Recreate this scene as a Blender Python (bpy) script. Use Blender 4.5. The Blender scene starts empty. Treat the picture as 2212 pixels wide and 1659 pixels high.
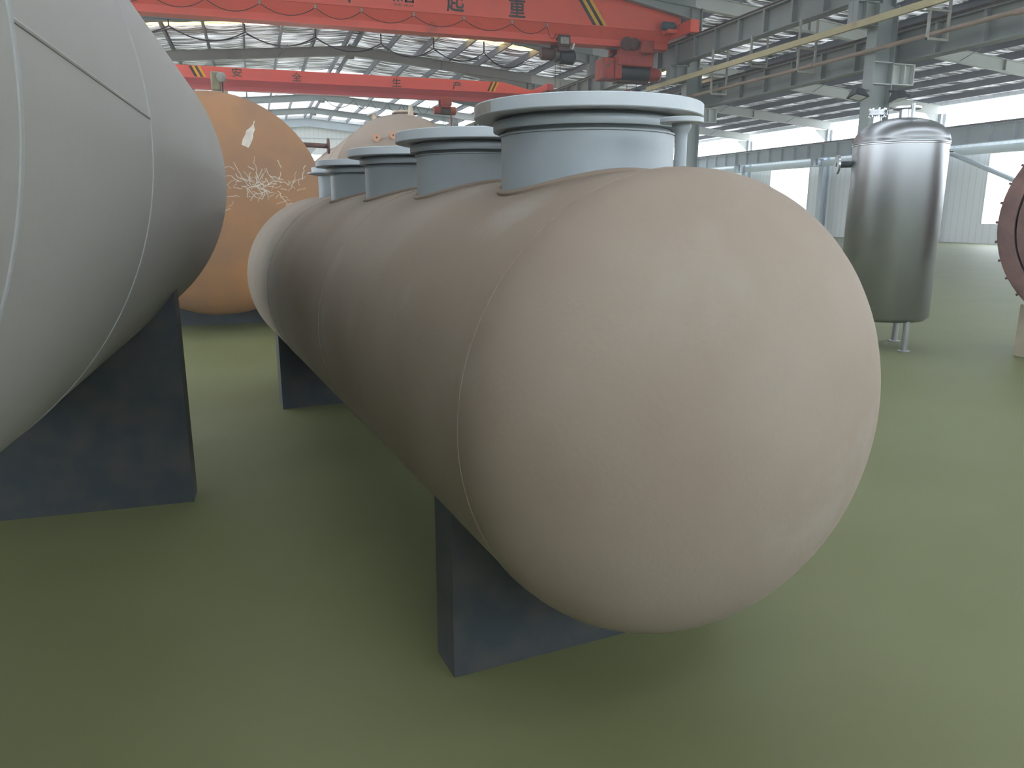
import bpy, math, random
from mathutils import Vector, Matrix
random.seed(7)
SC = bpy.context.scene
COL = SC.collection

# ------------------------------------------------------------------ camera
F_PX, W_PX, H_PX = 1640.0, 2212.0, 1659.0
PITCH = math.radians(12.863)
YAW = math.radians(18.443)
CAM = Vector((0, 0, 1.65))
cd = bpy.data.cameras.new('camera')
cam = bpy.data.objects.new('camera', cd)
COL.objects.link(cam)
cam.location = CAM
cam.rotation_euler = (math.pi / 2 - PITCH, 0, -YAW)
cd.sensor_width = 36.0
cd.sensor_fit = 'HORIZONTAL'
cd.lens = 36.0 * F_PX / W_PX
cd.clip_start = 0.05
cd.clip_end = 400
SC.camera = cam

# ------------------------------------------------------------------ world, daylight, exposure
wd = bpy.data.worlds.new('overcast_sky')
SC.world = wd
wd.use_nodes = True
bg = wd.node_tree.nodes['Background']
bg.inputs['Strength'].default_value = 7.0
_n, _l = wd.node_tree.nodes, wd.node_tree.links
_tc = _n.new('ShaderNodeTexCoord')
_sx = _n.new('ShaderNodeSeparateXYZ')
_rp = _n.new('ShaderNodeValToRGB')      # bright overcast sky over duller ground
_rp.color_ramp.elements[0].position = 0.0
_rp.color_ramp.elements[0].color = (0.45, 0.45, 0.43, 1)
_rp.color_ramp.elements[1].position = 0.03
_rp.color_ramp.elements[1].color = (0.90, 0.955, 1.0, 1)
_l.new(_tc.outputs['Generated'], _sx.inputs[0])
_l.new(_sx.outputs['Z'], _rp.inputs['Fac'])
_l.new(_rp.outputs['Color'], bg.inputs['Color'])
SC.view_settings.view_transform = 'Standard'
SC.view_settings.look = 'None'
SC.view_settings.exposure = 0.62
SC.view_settings.gamma = 1.0
SC.view_settings.use_curve_mapping = False

# ------------------------------------------------------------------ materials
def mat(name, col, rough=0.6, metal=0.0, col2=None, scale=6.0, detail=5.0, lo=0.4, hi=0.65,
        stretch=(1, 1, 1), bump=0.0, bscale=40.0, spec=0.5, col3=None, scale3=2.0, lo3=0.55, hi3=0.7):
    m = bpy.data.materials.new(name)
    m.use_nodes = True
    nt = m.node_tree
    n, l = nt.nodes, nt.links
    b = n['Principled BSDF']
    b.inputs['Roughness'].default_value = rough
    b.inputs['Metallic'].default_value = metal
    b.inputs['Specular IOR Level'].default_value = spec
    tc = n.new('ShaderNodeTexCoord')
    mp = n.new('ShaderNodeMapping')
    mp.inputs['Scale'].default_value = stretch
    l.new(tc.outputs['Object'], mp.inputs['Vector'])
    c1 = (*col, 1)
    b.inputs['Base Color'].default_value = c1
    out = None
    if col2 is not None:
        no = n.new('ShaderNodeTexNoise')
        no.inputs['Scale'].default_value = scale
        no.inputs['Detail'].default_value = detail
        l.new(mp.outputs['Vector'], no.inputs['Vector'])
        r = n.new('ShaderNodeValToRGB')
        r.color_ramp.elements[0].position = lo
        r.color_ramp.elements[0].color = c1
        r.color_ramp.elements[1].position = hi
        r.color_ramp.elements[1].color = (*col2, 1)
        l.new(no.outputs['Fac'], r.inputs['Fac'])
        out = r.outputs['Color']
    if col3 is not None:
        no3 = n.new('ShaderNodeTexNoise')
        no3.inputs['Scale'].default_value = scale3
        no3.inputs['Detail'].default_value = 6
        l.new(mp.outputs['Vector'], no3.inputs['Vector'])
        r3 = n.new('ShaderNodeValToRGB')
        r3.color_ramp.elements[0].position = lo3
        r3.color_ramp.elements[1].position = hi3
        l.new(no3.outputs['Fac'], r3.inputs['Fac'])
        mx = n.new('ShaderNodeMix')
        mx.data_type = 'RGBA'
        l.new(r3.outputs['Color'], mx.inputs['Factor'])
        if out is not None:
            l.new(out, mx.inputs['A'])
        else:
            mx.inputs['A'].default_value = c1
        mx.inputs['B'].default_value = (*col3, 1)
        out = mx.outputs['Result']
    if out is not None:
        l.new(out, b.inputs['Base Color'])
    if bump:
        nb = n.new('ShaderNodeTexNoise')
        nb.inputs['Scale'].default_value = bscale
        nb.inputs['Detail'].default_value = 4
        l.new(mp.outputs['Vector'], nb.inputs['Vector'])
        bn = n.new('ShaderNodeBump')
        bn.inputs['Strength'].default_value = bump
        bn.inputs['Distance'].default_value = 0.02
        l.new(nb.outputs['Fac'], bn.inputs['Height'])
        l.new(bn.outputs['Normal'], b.inputs['Normal'])
    return m

def glass_mat(name, tint, gloss=0.06):
    m = bpy.data.materials.new(name)
    m.use_nodes = True
    nt = m.node_tree
    n, l = nt.nodes, nt.links
    n.remove(n['Principled BSDF'])
    t = n.new('ShaderNodeBsdfTransparent')
    t.inputs['Color'].default_value = (*tint, 1)
    g = n.new('ShaderNodeBsdfGlossy')
    g.inputs['Roughness'].default_value = 0.05
    no = n.new('ShaderNodeTexNoise')
    no.inputs['Scale'].default_value = 1.5
    mul = n.new('ShaderNodeMath')
    mul.operation = 'MULTIPLY'
    mul.inputs[1].default_value = gloss * 2
    l.new(no.outputs['Fac'], mul.inputs[0])
    mx = n.new('ShaderNodeMixShader')
    l.new(mul.outputs[0], mx.inputs['Fac'])
    l.new(t.outputs[0], mx.inputs[1])
    l.new(g.outputs[0], mx.inputs[2])
    l.new(mx.outputs[0], n['Material Output'].inputs['Surface'])
    return m

def translucent_mat(name, col):
    m = bpy.data.materials.new(name)
    m.use_nodes = True
    nt = m.node_tree
    n, l = nt.nodes, nt.links
    n.remove(n['Principled BSDF'])
    tc = n.new('ShaderNodeTexCoord')
    wv = n.new('ShaderNodeTexWave')
    wv.bands_direction = 'Y'
    wv.inputs['Scale'].default_value = 2.6
    wv.inputs['Distortion'].default_value = 1.0
    l.new(tc.outputs['Object'], wv.inputs['Vector'])
    r = n.new('ShaderNodeValToRGB')
    r.color_ramp.elements[0].color = (*[c * 0.8 for c in col], 1)
    r.color_ramp.elements[1].color = (*col, 1)
    l.new(wv.outputs['Fac'], r.inputs['Fac'])
    t = n.new('ShaderNodeBsdfTranslucent')
    tr = n.new('ShaderNodeBsdfTransparent')
    l.new(r.outputs['Color'], t.inputs['Color'])
    l.new(r.outputs['Color'], tr.inputs['Color'])
    mx = n.new('ShaderNodeMixShader')
    mx.inputs['Fac'].default_value = 0.55
    l.new(t.outputs[0], mx.inputs[1])
    l.new(tr.outputs[0], mx.inputs[2])
    l.new(mx.outputs[0], n['Material Output'].inputs['Surface'])
    return m

def foil_mat(name, glow=0.0, g_lo=0.36, g_hi=0.58, g_dark=0.30):
    m = bpy.data.materials.new(name)
    m.use_nodes = True
    nt = m.node_tree
    n, l = nt.nodes, nt.links
    b = n['Principled BSDF']
    b.inputs['Metallic'].default_value = 0.75
    b.inputs['Roughness'].default_value = 0.2
    tc = n.new('ShaderNodeTexCoord')
    mp = n.new('ShaderNodeMapping')
    mp.inputs['Scale'].default_value = (0.35, 3.2, 1)
    l.new(tc.outputs['Object'], mp.inputs['Vector'])
    no = n.new('ShaderNodeTexNoise')
    no.inputs['Scale'].default_value = 1.9
    no.inputs['Detail'].default_value = 5
    no.inputs['Roughness'].default_value = 0.55
    l.new(mp.outputs['Vector'], no.inputs['Vector'])
    r = n.new('ShaderNodeValToRGB')
    r.color_ramp.elements[0].position = 0.3
    r.color_ramp.elements[0].color = (0.50, 0.48, 0.46, 1)
    r.color_ramp.elements[1].position = 0.6
    r.color_ramp.elements[1].color = (0.88, 0.87, 0.86, 1)
    l.new(no.outputs['Fac'], r.inputs['Fac'])
    l.new(r.outputs['Color'], b.inputs['Base Color'])
    bn = n.new('ShaderNodeBump')
    bn.inputs['Strength'].default_value = 0.9
    bn.inputs['Distance'].default_value = 0.2
    l.new(no.outputs['Fac'], bn.inputs['Height'])
    l.new(bn.outputs['Normal'], b.inputs['Normal'])
    if glow:      # brightness put into the foil as translucency; the ramp paints glints along it
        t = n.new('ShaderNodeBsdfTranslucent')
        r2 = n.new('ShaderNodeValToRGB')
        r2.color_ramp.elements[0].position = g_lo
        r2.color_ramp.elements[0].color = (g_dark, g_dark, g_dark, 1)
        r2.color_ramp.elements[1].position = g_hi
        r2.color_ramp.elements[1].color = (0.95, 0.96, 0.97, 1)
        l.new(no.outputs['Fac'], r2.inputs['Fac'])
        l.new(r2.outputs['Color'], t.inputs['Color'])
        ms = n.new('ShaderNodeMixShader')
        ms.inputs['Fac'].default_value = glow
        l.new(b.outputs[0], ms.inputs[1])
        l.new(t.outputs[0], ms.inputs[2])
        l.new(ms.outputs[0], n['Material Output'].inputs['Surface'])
    return m

def stripe_wall_mat(name, col, col2, scale):
    m = mat(name, col, 0.55)
    nt = m.node_tree
    n, l = nt.nodes, nt.links
    b = n['Principled BSDF']
    tc = n.new('ShaderNodeTexCoord')
    wv = n.new('ShaderNodeTexWave')
    wv.bands_direction = 'X'
    wv.inputs['Scale'].default_value = scale
    sp = n.new('ShaderNodeSeparateXYZ')
    ad = n.new('ShaderNodeMath')
    cb = n.new('ShaderNodeCombineXYZ')
    l.new(tc.outputs['Object'], sp.inputs[0])
    l.new(sp.outputs['X'], ad.inputs[0])
    l.new(sp.outputs['Y'], ad.inputs[1])
    l.new(ad.outputs[0], cb.inputs['X'])
    l.new(cb.outputs[0], wv.inputs['Vector'])
    r = n.new('ShaderNodeValToRGB')
    r.color_ramp.elements[0].position = 0.0
    r.color_ramp.elements[0].color = (*col2, 1)
    r.color_ramp.elements[1].position = 0.12
    r.color_ramp.elements[1].color = (*col, 1)
    l.new(wv.outputs['Fac'], r.inputs['Fac'])
    l.new(r.outputs['Color'], b.inputs['Base Color'])
    return m

M = dict(
    steel=mat('grey_green_steel_paint', (0.27, 0.305, 0.30), 0.55, 0, (0.31, 0.34, 0.335), 1.2, bump=0.03),
    steel_runway=mat('runway_grey_paint', (0.20, 0.22, 0.21), 0.55, 0, (0.235, 0.255, 0.245), 0.9, bump=0.03),
    steel_light=mat('pale_steel_paint', (0.52, 0.55, 0.535), 0.55, 0, (0.57, 0.60, 0.58), 1.0),
    purlin=mat('galvanised_purlin', (0.15, 0.165, 0.20), 0.5, 0.2, (0.19, 0.205, 0.24), 1.5),
    outer=mat('blue_grey_beam_paint', (0.50, 0.575, 0.64), 0.5, 0, (0.55, 0.62, 0.68), 1.0),
    rail=mat('dark_rail_steel', (0.10, 0.09, 0.085), 0.5, 0.4, (0.16, 0.12, 0.10), 5),
    yellow=mat('yellow_conductor_plastic', (0.47, 0.42, 0.24), 0.55, 0, (0.42, 0.36, 0.22), 2.0, col3=(0.24, 0.13, 0.09), scale3=0.35, lo3=0.62, hi3=0.68),
    hanger=mat('hanger_grey_paint', (0.34, 0.34, 0.31), 0.6, 0, (0.28, 0.27, 0.24), 8),
    pipe=mat('dusty_pipe_paint', (0.27, 0.22, 0.17), 0.6, 0, (0.34, 0.24, 0.20), 1.5),
    red=mat('crane_red_paint', (0.80, 0.125, 0.085), 0.45, 0, (0.75, 0.13, 0.09), 2.0, col3=(0.50, 0.10, 0.06), scale3=1.2, lo3=0.62, hi3=0.75),
    red_far=mat('crane_crimson_paint', (0.68, 0.115, 0.135), 0.45, 0, (0.63, 0.12, 0.14), 1.5),
    hoist_red=mat('worn_hoist_red_paint', (0.40, 0.055, 0.04), 0.5, 0, (0.30, 0.05, 0.04), 4, col3=(0.12, 0.07, 0.06), scale3=5, lo3=0.58, hi3=0.72),
    hoist_brown=mat('grimy_brown_hoist_paint', (0.10, 0.045, 0.04), 0.55, 0, (0.07, 0.05, 0.045), 6),
    dark=mat('dark_machine_steel', (0.035, 0.045, 0.055), 0.5, 0.2, (0.06, 0.06, 0.06), 6),
    motor=mat('blue_green_motor_paint', (0.05, 0.12, 0.14), 0.5, 0, (0.09, 0.14, 0.15), 8),
    cable=mat('black_cable_rubber', (0.025, 0.025, 0.025), 0.7, 0, (0.04, 0.04, 0.04), 20),
    letter=mat('dark_sign_paint', (0.045, 0.045, 0.05), 0.5, 0, (0.07, 0.05, 0.055), 12),
    stripe_y=mat('yellow_stripe_paint', (0.75, 0.42, 0.04), 0.5, 0, (0.70, 0.38, 0.05), 6),
    stripe_k=mat('black_stripe_paint', (0.03, 0.03, 0.035), 0.5, 0, (0.05, 0.04, 0.04), 6),
    primer=mat('grey_primer', (0.272, 0.262, 0.24), 0.55, 0, (0.285, 0.275, 0.254), 0.9, bump=0.04, bscale=60),
    primer_weld=mat('pale_weld_primer', (0.295, 0.296, 0.29), 0.5, 0, (0.275, 0.276, 0.265), 10, bump=0.2, bscale=50),
    dust=mat('dusty_brown_primer', (0.25, 0.19, 0.145), 0.75, 0, (0.28, 0.225, 0.18), 1.3, bump=0.05, bscale=60, col3=(0.31, 0.265, 0.225), scale3=2.2, lo3=0.6, hi3=0.8),
    nozzle=mat('blue_grey_nozzle_paint', (0.31, 0.345, 0.365), 0.42, 0, (0.27, 0.305, 0.33), 3.0, bump=0.06, bscale=18),
    nozzle_rust=mat('blue_grey_flange_paint', (0.44, 0.475, 0.50), 0.45, 0, (0.41, 0.45, 0.48), 4.0),
    rust=mat('orange_brown_rust', (0.32, 0.165, 0.08), 0.7, 0, (0.26, 0.145, 0.085), 1.6, bump=0.05, bscale=40, col3=(0.40, 0.19, 0.08), scale3=1.0, lo3=0.5, hi3=0.75),
    rust_stain=mat('faint_rust_stain', (0.26, 0.22, 0.19), 0.6, 0, (0.34, 0.33, 0.32), 14, lo=0.35, hi=0.7),
    patch=mat('white_scratch_paint', (0.60, 0.55, 0.48), 0.7, 0, (0.48, 0.42, 0.36), 12),
    tan=mat('tan_dusty_tank_paint', (0.335, 0.265, 0.21), 0.75, 0, (0.37, 0.30, 0.245), 1.2, bump=0.03),
    tan_dark=mat('brown_tank_paint', (0.25, 0.19, 0.16), 0.75, 0, (0.28, 0.215, 0.18), 1.2),
    cream=mat('cream_fitting_paint', (0.62, 0.53, 0.40), 0.6, 0, (0.45, 0.36, 0.27), 10),
    orange=mat('peach_primer_flange', (0.55, 0.30, 0.19), 0.65, 0, (0.50, 0.27, 0.17), 9),
    beige=mat('beige_machine_paint', (0.43, 0.37, 0.27), 0.6, 0, (0.36, 0.31, 0.23), 4),
    olive=mat('grimy_gearbox_paint', (0.22, 0.19, 0.12), 0.6, 0, (0.28, 0.25, 0.17), 5),
    stainless=mat('brushed_stainless', (0.36, 0.37, 0.385), 0.36, 1.0, (0.43, 0.44, 0.455), 2.0, stretch=(1, 1, 0.25), bump=0.03, bscale=6),
    stainless_bright=mat('bright_stainless', (0.50, 0.51, 0.52), 0.28, 1.0, (0.45, 0.46, 0.47), 5),
    rust_dark=mat('dark_red_rust', (0.13, 0.075, 0.065), 0.75, 0, (0.18, 0.10, 0.085), 5, bump=0.2, bscale=25),
    white=mat('white_lamp_glass', (0.75, 0.75, 0.73), 0.4, 0, (0.70, 0.70, 0.68), 8),
    wall=stripe_wall_mat('pale_wall_sheeting', (0.82, 0.84, 0.85), (0.70, 0.73, 0.75), 0.8),
    floor=mat('worn_green_floor_paint', (0.135, 0.145, 0.058), 0.6, 0, (0.15, 0.16, 0.07), 0.8, bump=0.02, bscale=80),
    frame=mat('white_window_frame', (0.70, 0.72, 0.74), 0.5, 0, (0.66, 0.68, 0.70), 4),
    foil=foil_mat('crinkled_roof_foil'),
    foil_bright=foil_mat('brightened_roof_foil', 0.5, 0.30, 0.55),  # same foil, made translucent so the far roof looks brightly lit
    foil_glint=foil_mat('glint_streaked_roof_foil', 0.36, 0.44, 0.60, 0.02),  # same foil, with glint streaks painted in through its translucency
    glass=glass_mat('clear_window_glass', (0.96, 0.98, 1.0)),
    skylight_added=translucent_mat('added_skylight_sheet', (0.95, 0.97, 1.0)),
    skylight=translucent_mat('yellowed_skylight_sheet', (1.0, 0.80, 0.42)),
)

# ------------------------------------------------------------------ mesh builder
class MB:
    """collects shapes, in world coordinates, into one mesh"""
    def __init__(self):
        self.v, self.f = [], []

    def add(self, vs, fs):
        o = len(self.v)
        self.v += [tuple(p) for p in vs]
        self.f += [tuple(i + o for i in q) for q in fs]
        return self

    def box(self, x0, x1, y0, y1, z0, z1):
        return self.add([(x0, y0, z0), (x1, y0, z0), (x1, y1, z0), (x0, y1, z0), (x0, y0, z1), (x1, y0, z1), (x1, y1, z1), (x0, y1, z1)],
                        [(0, 3, 2, 1), (4, 5, 6, 7), (0, 1, 5, 4), (1, 2, 6, 5), (2, 3, 7, 6), (3, 0, 4, 7)])

    def bar(self, a, b, w, h, up=(0, 0, 1)):
        """rectangular bar between two points"""
        a, b = Vector(a), Vector(b)
        d = (b - a).normalized()
        s = d.cross(Vector(up))
        if s.length < 1e-4:
            s = Vector((1, 0, 0))
        s = s.normalized() * (w / 2)
        u = s.cross(d).normalized() * (h / 2)
        vs = [a - s - u, a + s - u, a + s + u, a - s + u, b - s - u, b + s - u, b + s + u, b - s + u]
        return self.add(vs, [(0, 1, 2, 3), (7, 6, 5, 4), (0, 4, 5, 1), (1, 5, 6, 2), (2, 6, 7, 3), (3, 7, 4, 0)])

    def prism(self, prof, fn, t0, t1, n=1):
        """closed 2-d outline swept between t0 and t1; fn(u, v, t) -> point"""
        k = len(prof)
        vs = []
        for i in range(n + 1):
            t = t0 + (t1 - t0) * i / n
            vs += [fn(u, v, t) for u, v in prof]
        fs = []
        for i in range(n):
            for j in range(k):
                fs.append((i * k + j, i * k + (j + 1) % k, (i + 1) * k + (j + 1) % k, (i + 1) * k + j))
        fs.append(tuple(range(k - 1, -1, -1)))
        fs.append(tuple(n * k + j for j in range(k)))
        return self.add(vs, fs)

    def lathe(self, prof, base=(0, 0, 0), axis=(0, 0, 1), n=48, closed=False):
        """profile of (radius, along) turned round an axis"""
        a = Vector(axis).normalized()
        s = a.orthogonal().normalized()
        u = a.cross(s)
        base = Vector(base)
        vs, fs = [], []
        m = len(prof)
        for i in range(n):
            t = 2 * math.pi * i / n
            d = s * math.cos(t) + u * math.sin(t)
            vs += [base + a * z + d * max(r, 0.0005) for r, z in prof]
        kk = m if closed else m - 1
        for i in range(n):
            for j in range(kk):
                fs.append((i * m + j, ((i + 1) % n) * m + j, ((i + 1) % n) * m + (j + 1) % m, i * m + (j + 1) % m))
        if not closed:
            if prof[0][0] > 0.002:
                fs.append(tuple(i * m for i in range(n))[::-1])
            if prof[-1][0] > 0.002:
                fs.append(tuple(i * m + m - 1 for i in range(n)))
        return self.add(vs, fs)

    def cyl(self, a, b, r, n=24):
        a, b = Vector(a), Vector(b)
        L = (b - a).length
        return self.lathe([(r, 0), (r, L)], a, b - a, n)

    def tube(self, pts, r, n=8):
        pts = [Vector(p) for p in pts]
        vs, fs = [], []
        prev = None
        for i, p in enumerate(pts):
            d = (pts[min(i + 1, len(pts) - 1)] - pts[max(i - 1, 0)]).normalized()
            if prev is None:
                s = d.orthogonal().normalized()
            else:
                s = (prev - d * prev.dot(d)).normalized()
            prev = s
            u = d.cross(s)
            vs += [p + (s * math.cos(2 * math.pi * k / n) + u * math.sin(2 * math.pi * k / n)) * r for k in range(n)]
        for i in range(len(pts) - 1):
            for k in range(n):
                fs.append((i * n + k, i * n + (k + 1) % n, (i + 1) * n + (k + 1) % n, (i + 1) * n + k))
        fs.append(tuple(range(n - 1, -1, -1)))
        fs.append(tuple((len(pts) - 1) * n + k for k in range(n)))
        return self.add(vs, fs)

    def ibeam(self, fn, t0, t1, w, h, tf=0.02, tw=0.014, n=1):
        """I section (u across, v up from 0 to h) swept by fn(u, v, t)"""
        a, b = w / 2, tw / 2
        prof = [(-a, 0), (a, 0), (a, tf), (b, tf), (b, h - tf), (a, h - tf), (a, h), (-a, h), (-a, h - tf), (-b, h - tf), (-b, tf), (-a, tf)]
        return self.prism(prof, fn, t0, t1, n)

    def build(self, name, m, parent=None, angle=35, bevel=0.0):
        me = bpy.data.meshes.new(name)
        o = bpy.data.objects.new(name, me)
        COL.objects.link(o)
        off = Vector((0, 0, 0))
        if parent is not None:
            o.parent = parent
            p = parent
            while p is not None:
                off += p.location
                p = p.parent
        else:
            xs = [p[0] for p in self.v]
            ys = [p[1] for p in self.v]
            zs = [p[2] for p in self.v]
            off = Vector(((min(xs) + max(xs)) / 2, (min(ys) + max(ys)) / 2, min(zs)))
            o.location = off
        me.from_pydata([(p[0] - off.x, p[1] - off.y, p[2] - off.z) for p in self.v], [], self.f)
        me.validate()
        import bmesh
        bm = bmesh.new()
        bm.from_mesh(me)
        bmesh.ops.recalc_face_normals(bm, faces=bm.faces)
        bm.to_mesh(me)
        bm.free()
        me.shade_smooth()
        me.set_sharp_from_angle(angle=math.radians(angle))
        me.materials.append(m)
        if bevel:
            bv = o.modifiers.new('bevel', 'BEVEL')
            bv.width = bevel
            bv.segments = 2
            bv.limit_method = 'ANGLE'
        return o

def tag(o, label=None, cat=None, group=None, kind=None):
    if label:
        o['label'] = label
    if cat:
        o['category'] = cat
    if group:
        o['group'] = group
    if kind:
        o['kind'] = kind
    return o

def thing(name, loc, label, cat, group=None):
    e = bpy.data.objects.new(name, None)
    COL.objects.link(e)
    e.location = loc
    e.empty_display_size = 0.2
    return tag(e, label, cat, group)

def struct(name, mb, m, label=None, angle=35):
    o = mb.build(name, m, None, angle)
    o['kind'] = 'structure'
    if label:
        o['label'] = label
    return o

def copy_tree(o, parent=None):
    c = o.copy()
    COL.objects.link(c)
    c.parent = parent
    for ch in o.children:
        copy_tree(ch, c)
    return c

def text_mesh(body, w, h, x, y, z, depth=0.006, bold=0.0):
    """letters standing on the plane at y, facing -Y, w wide and h tall, centred on x with their foot at z"""
    cu = bpy.data.curves.new('lettering', 'FONT')
    cu.body = body
    cu.size = 1.0
    cu.extrude = 0.5
    ob = bpy.data.objects.new('lettering_source', cu)
    COL.objects.link(ob)
    bpy.context.view_layer.update()
    dg = bpy.context.evaluated_depsgraph_get()
    me = bpy.data.meshes.new_from_object(ob.evaluated_get(dg))
    xs = [v.co.x for v in me.vertices] or [0, 1]
    ys = [v.co.y for v in me.vertices] or [0, 1]
    x0, x1, y0, y1 = min(xs), max(xs), min(ys), max(ys)
    mb = MB()
    for sx, sy, k in ((0, 0, 1.0), (bold, 0, .97), (-bold, 0, .94), (0, bold, .91), (0, -bold, .88))[:5 if bold else 1]:   # broad brush strokes
        mb.add([(x - w / 2 + (v.co.x - x0) / (x1 - x0) * w + sx, y - v.co.z * depth * k, z + (v.co.y - y0) / (y1 - y0) * h + sy) for v in me.vertices], [tuple(p.vertices) for p in me.polygons])
    bpy.data.objects.remove(ob)
    bpy.data.curves.remove(cu)
    bpy.data.meshes.remove(me)
    return mb

# ------------------------------------------------------------------ the building
RIDGE_X, RIDGE_Z, SLOPE = 5.2, 9.5, 0.088
COL_X, OUT_X, LEFT_X = 14.9, 35.0, -4.5
BAYS = [16.1, 24.8, 33.3, 41.4, 49.8, 58.2, 66.0]
Y_END = 73.7
Y_NEAR = -9.0
def rz(x):
    return RIDGE_Z - SLOPE * abs(x - RIDGE_X)

struct('floor', MB().box(-18, 37, -14, Y_END + 0.2, -0.2, 0.0), M['floor'])

# roof: foil under the sheeting, in lengths between the light strips
SKY_Y = [(-5.0, -4.0), (3.2, 4.2), (11.5, 12.5), (19.6, 20.5), (28.2, 29.1), (36.7, 37.55)]  # all but the last are unseen strips added to light the foreground
PITCH_X = 1.6
def purlin_xs():
    left = [RIDGE_X - 0.25 - PITCH_X * k for k in range(13)]
    right = [RIDGE_X + 0.25 + PITCH_X * k for k in range(20)]
    return left, right
PL, PR = purlin_xs()
def foil_z(x, y):
    k = (abs(x - RIDGE_X) - 0.25) / PITCH_X
    sag = math.sin(math.pi * (k - math.floor(k))) if k > 0 else 0.3
    wr = math.sin(y * 5.1 + 1.3 * math.sin(x * 1.7 + y * 0.6)) * 0.5 + math.sin(y * 9.3 + 2.0 * math.sin(x * 2.9)) * 0.3
    return rz(x) + 0.50 - 0.07 * sag * (0.75 + 0.25 * math.sin(y * 0.9)) + 0.014 * wr * sag
def foil_piece(x0, x1, y0, y1, nx, ny):
    mb = MB()
    vs = []
    for j in range(ny + 1):
        for i in range(nx + 1):
            x = x0 + (x1 - x0) * i / nx
            y = y0 + (y1 - y0) * j / ny
            vs.append((x, y, foil_z(x, y)))
    n0 = len(vs)
    fs = [(j * (nx + 1) + i, j * (nx + 1) + i + 1, (j + 1) * (nx + 1) + i + 1, (j + 1) * (nx + 1) + i) for j in range(ny) for i in range(nx)]
    xm = RIDGE_X if x0 < RIDGE_X < x1 else (x0 + x1) / 2
    top = [(x0, y0, rz(x0) + 0.62), (xm, y0, rz(xm) + 0.62), (x1, y0, rz(x1) + 0.62), (x0, y1, rz(x0) + 0.62), (xm, y1, rz(xm) + 0.62), (x1, y1, rz(x1) + 0.62)]
    fs += [(n0, n0 + 1, n0 + 4, n0 + 3), (n0 + 1, n0 + 2, n0 + 5, n0 + 4)]
    return mb.add(vs + top, fs)
wn = 1
def lay_roof(x0, x1, strips, glint_from=20):
    global wn
    cuts = [Y_NEAR]
    for a, b in strips:
        cuts += [a, b]
    cuts += [49.8, 49.8, Y_END]
    for i in range(0, len(cuts), 2):
        y0, y1 = cuts[i], cuts[i + 1]
        o = foil_piece(x0, x1, y0, y1, int((x1 - x0) / .25), max(6, int((y1 - y0) / 0.16))).build('ceiling', M['foil_bright' if y0 > 49 else 'foil_glint' if y0 > glint_from else 'foil'], None, 180)
        o['kind'] = 'structure'
    for a, b in strips:
        xs = [x0, RIDGE_X, x1] if x0 < RIDGE_X < x1 else [x0, x1]
        for p, q in zip(xs[:-1], xs[1:]):
            mb = MB()
            mb.add([(p, a, rz(p) + 0.52), (q, a, rz(q) + 0.52), (q, b, rz(q) + 0.52), (p, b, rz(p) + 0.52),
                    (p, a, rz(p) + 0.54), (q, a, rz(q) + 0.54), (q, b, rz(q) + 0.54), (p, b, rz(p) + 0.54)],
                   [(0, 1, 2, 3), (7, 6, 5, 4), (0, 4, 5, 1), (1, 5, 6, 2), (2, 6, 7, 3), (3, 7, 4, 0)])
            struct('window_%d' % wn, mb, M['skylight' if a > 30 else 'skylight_added'])
            wn += 1
lay_roof(-15, COL_X, SKY_Y)
lay_roof(COL_X, 22.9, SKY_Y[:2] + SKY_Y[-1:], 0)
lay_roof(22.9, 35.9, SKY_Y[:2], 0)

# near wall behind the viewer and left wall, unseen; window bands added as light sources
mb = MB().box(-15.2, 36, Y_NEAR - .15, Y_NEAR, 0, 4.0).box(-15.2, 36, Y_NEAR - .15, Y_NEAR, 6.6, 8.0)
mb.prism([(-15.2, 7.9), (36, 7.9), (36, rz(36) + .6), (RIDGE_X, RIDGE_Z + .6), (-15.2, rz(-15.2) + .6)], lambda u, v, t: (u, t, v), Y_NEAR - .15, Y_NEAR)
struct('wall_near', mb, M['wall'])
struct('window_%d' % wn, MB().box(-15, 36, Y_NEAR - .09, Y_NEAR - .06, 4.0, 6.6), M['glass'])
wn += 1
struct('wall_left', MB().box(-15.2, -15.05, Y_NEAR, 38, 0, 3.5).box(-15.2, -15.05, Y_NEAR, 38, 6.0, 8.4).box(-15.2, -15.05, 38, Y_END, 0, 0.9).box(-15.2, -15.05, 38, Y_END, 7.6, 8.4), M['wall'])
struct('window_%d' % wn, MB().box(-15.14, -15.11, Y_NEAR, 38, 3.5, 6.0).box(-15.14, -15.11, 38, Y_END, .9, 7.6), M['glass'])  # taller far part added to brighten the far end
wn += 1

# far gable wall: sheeting round a wide opening, with its glass
GX0, GX1 = -16.0, 36.0
ex0, ex1, ez1 = 1.2, 9.0, 6.6
mb = MB()
mb.add([(GX0, Y_END, 0), (ex0, Y_END, 0), (ex0, Y_END, rz(ex0) + 0.5), (GX0, Y_END, rz(GX0) + 0.5),
        (GX0, Y_END + .15, 0), (ex0, Y_END + .15, 0), (ex0, Y_END + .15, rz(ex0) + 0.5), (GX0, Y_END + .15, rz(GX0) + 0.5)],
       [(0, 1, 2, 3), (7, 6, 5, 4), (1, 5, 6, 2), (0, 3, 7, 4), (3, 2, 6, 7)])
mb.add([(ex1, Y_END, 0), (GX1, Y_END, 0), (GX1, Y_END, rz(GX1) + 0.5), (ex1, Y_END, rz(ex1) + 0.5),
        (ex1, Y_END + .15, 0), (GX1, Y_END + .15, 0), (GX1, Y_END + .15, rz(GX1) + 0.5), (ex1, Y_END + .15, rz(ex1) + 0.5)],
       [(0, 1, 2, 3), (7, 6, 5, 4), (1, 5, 6, 2), (0, 3, 7, 4), (3, 2, 6, 7)])
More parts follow.
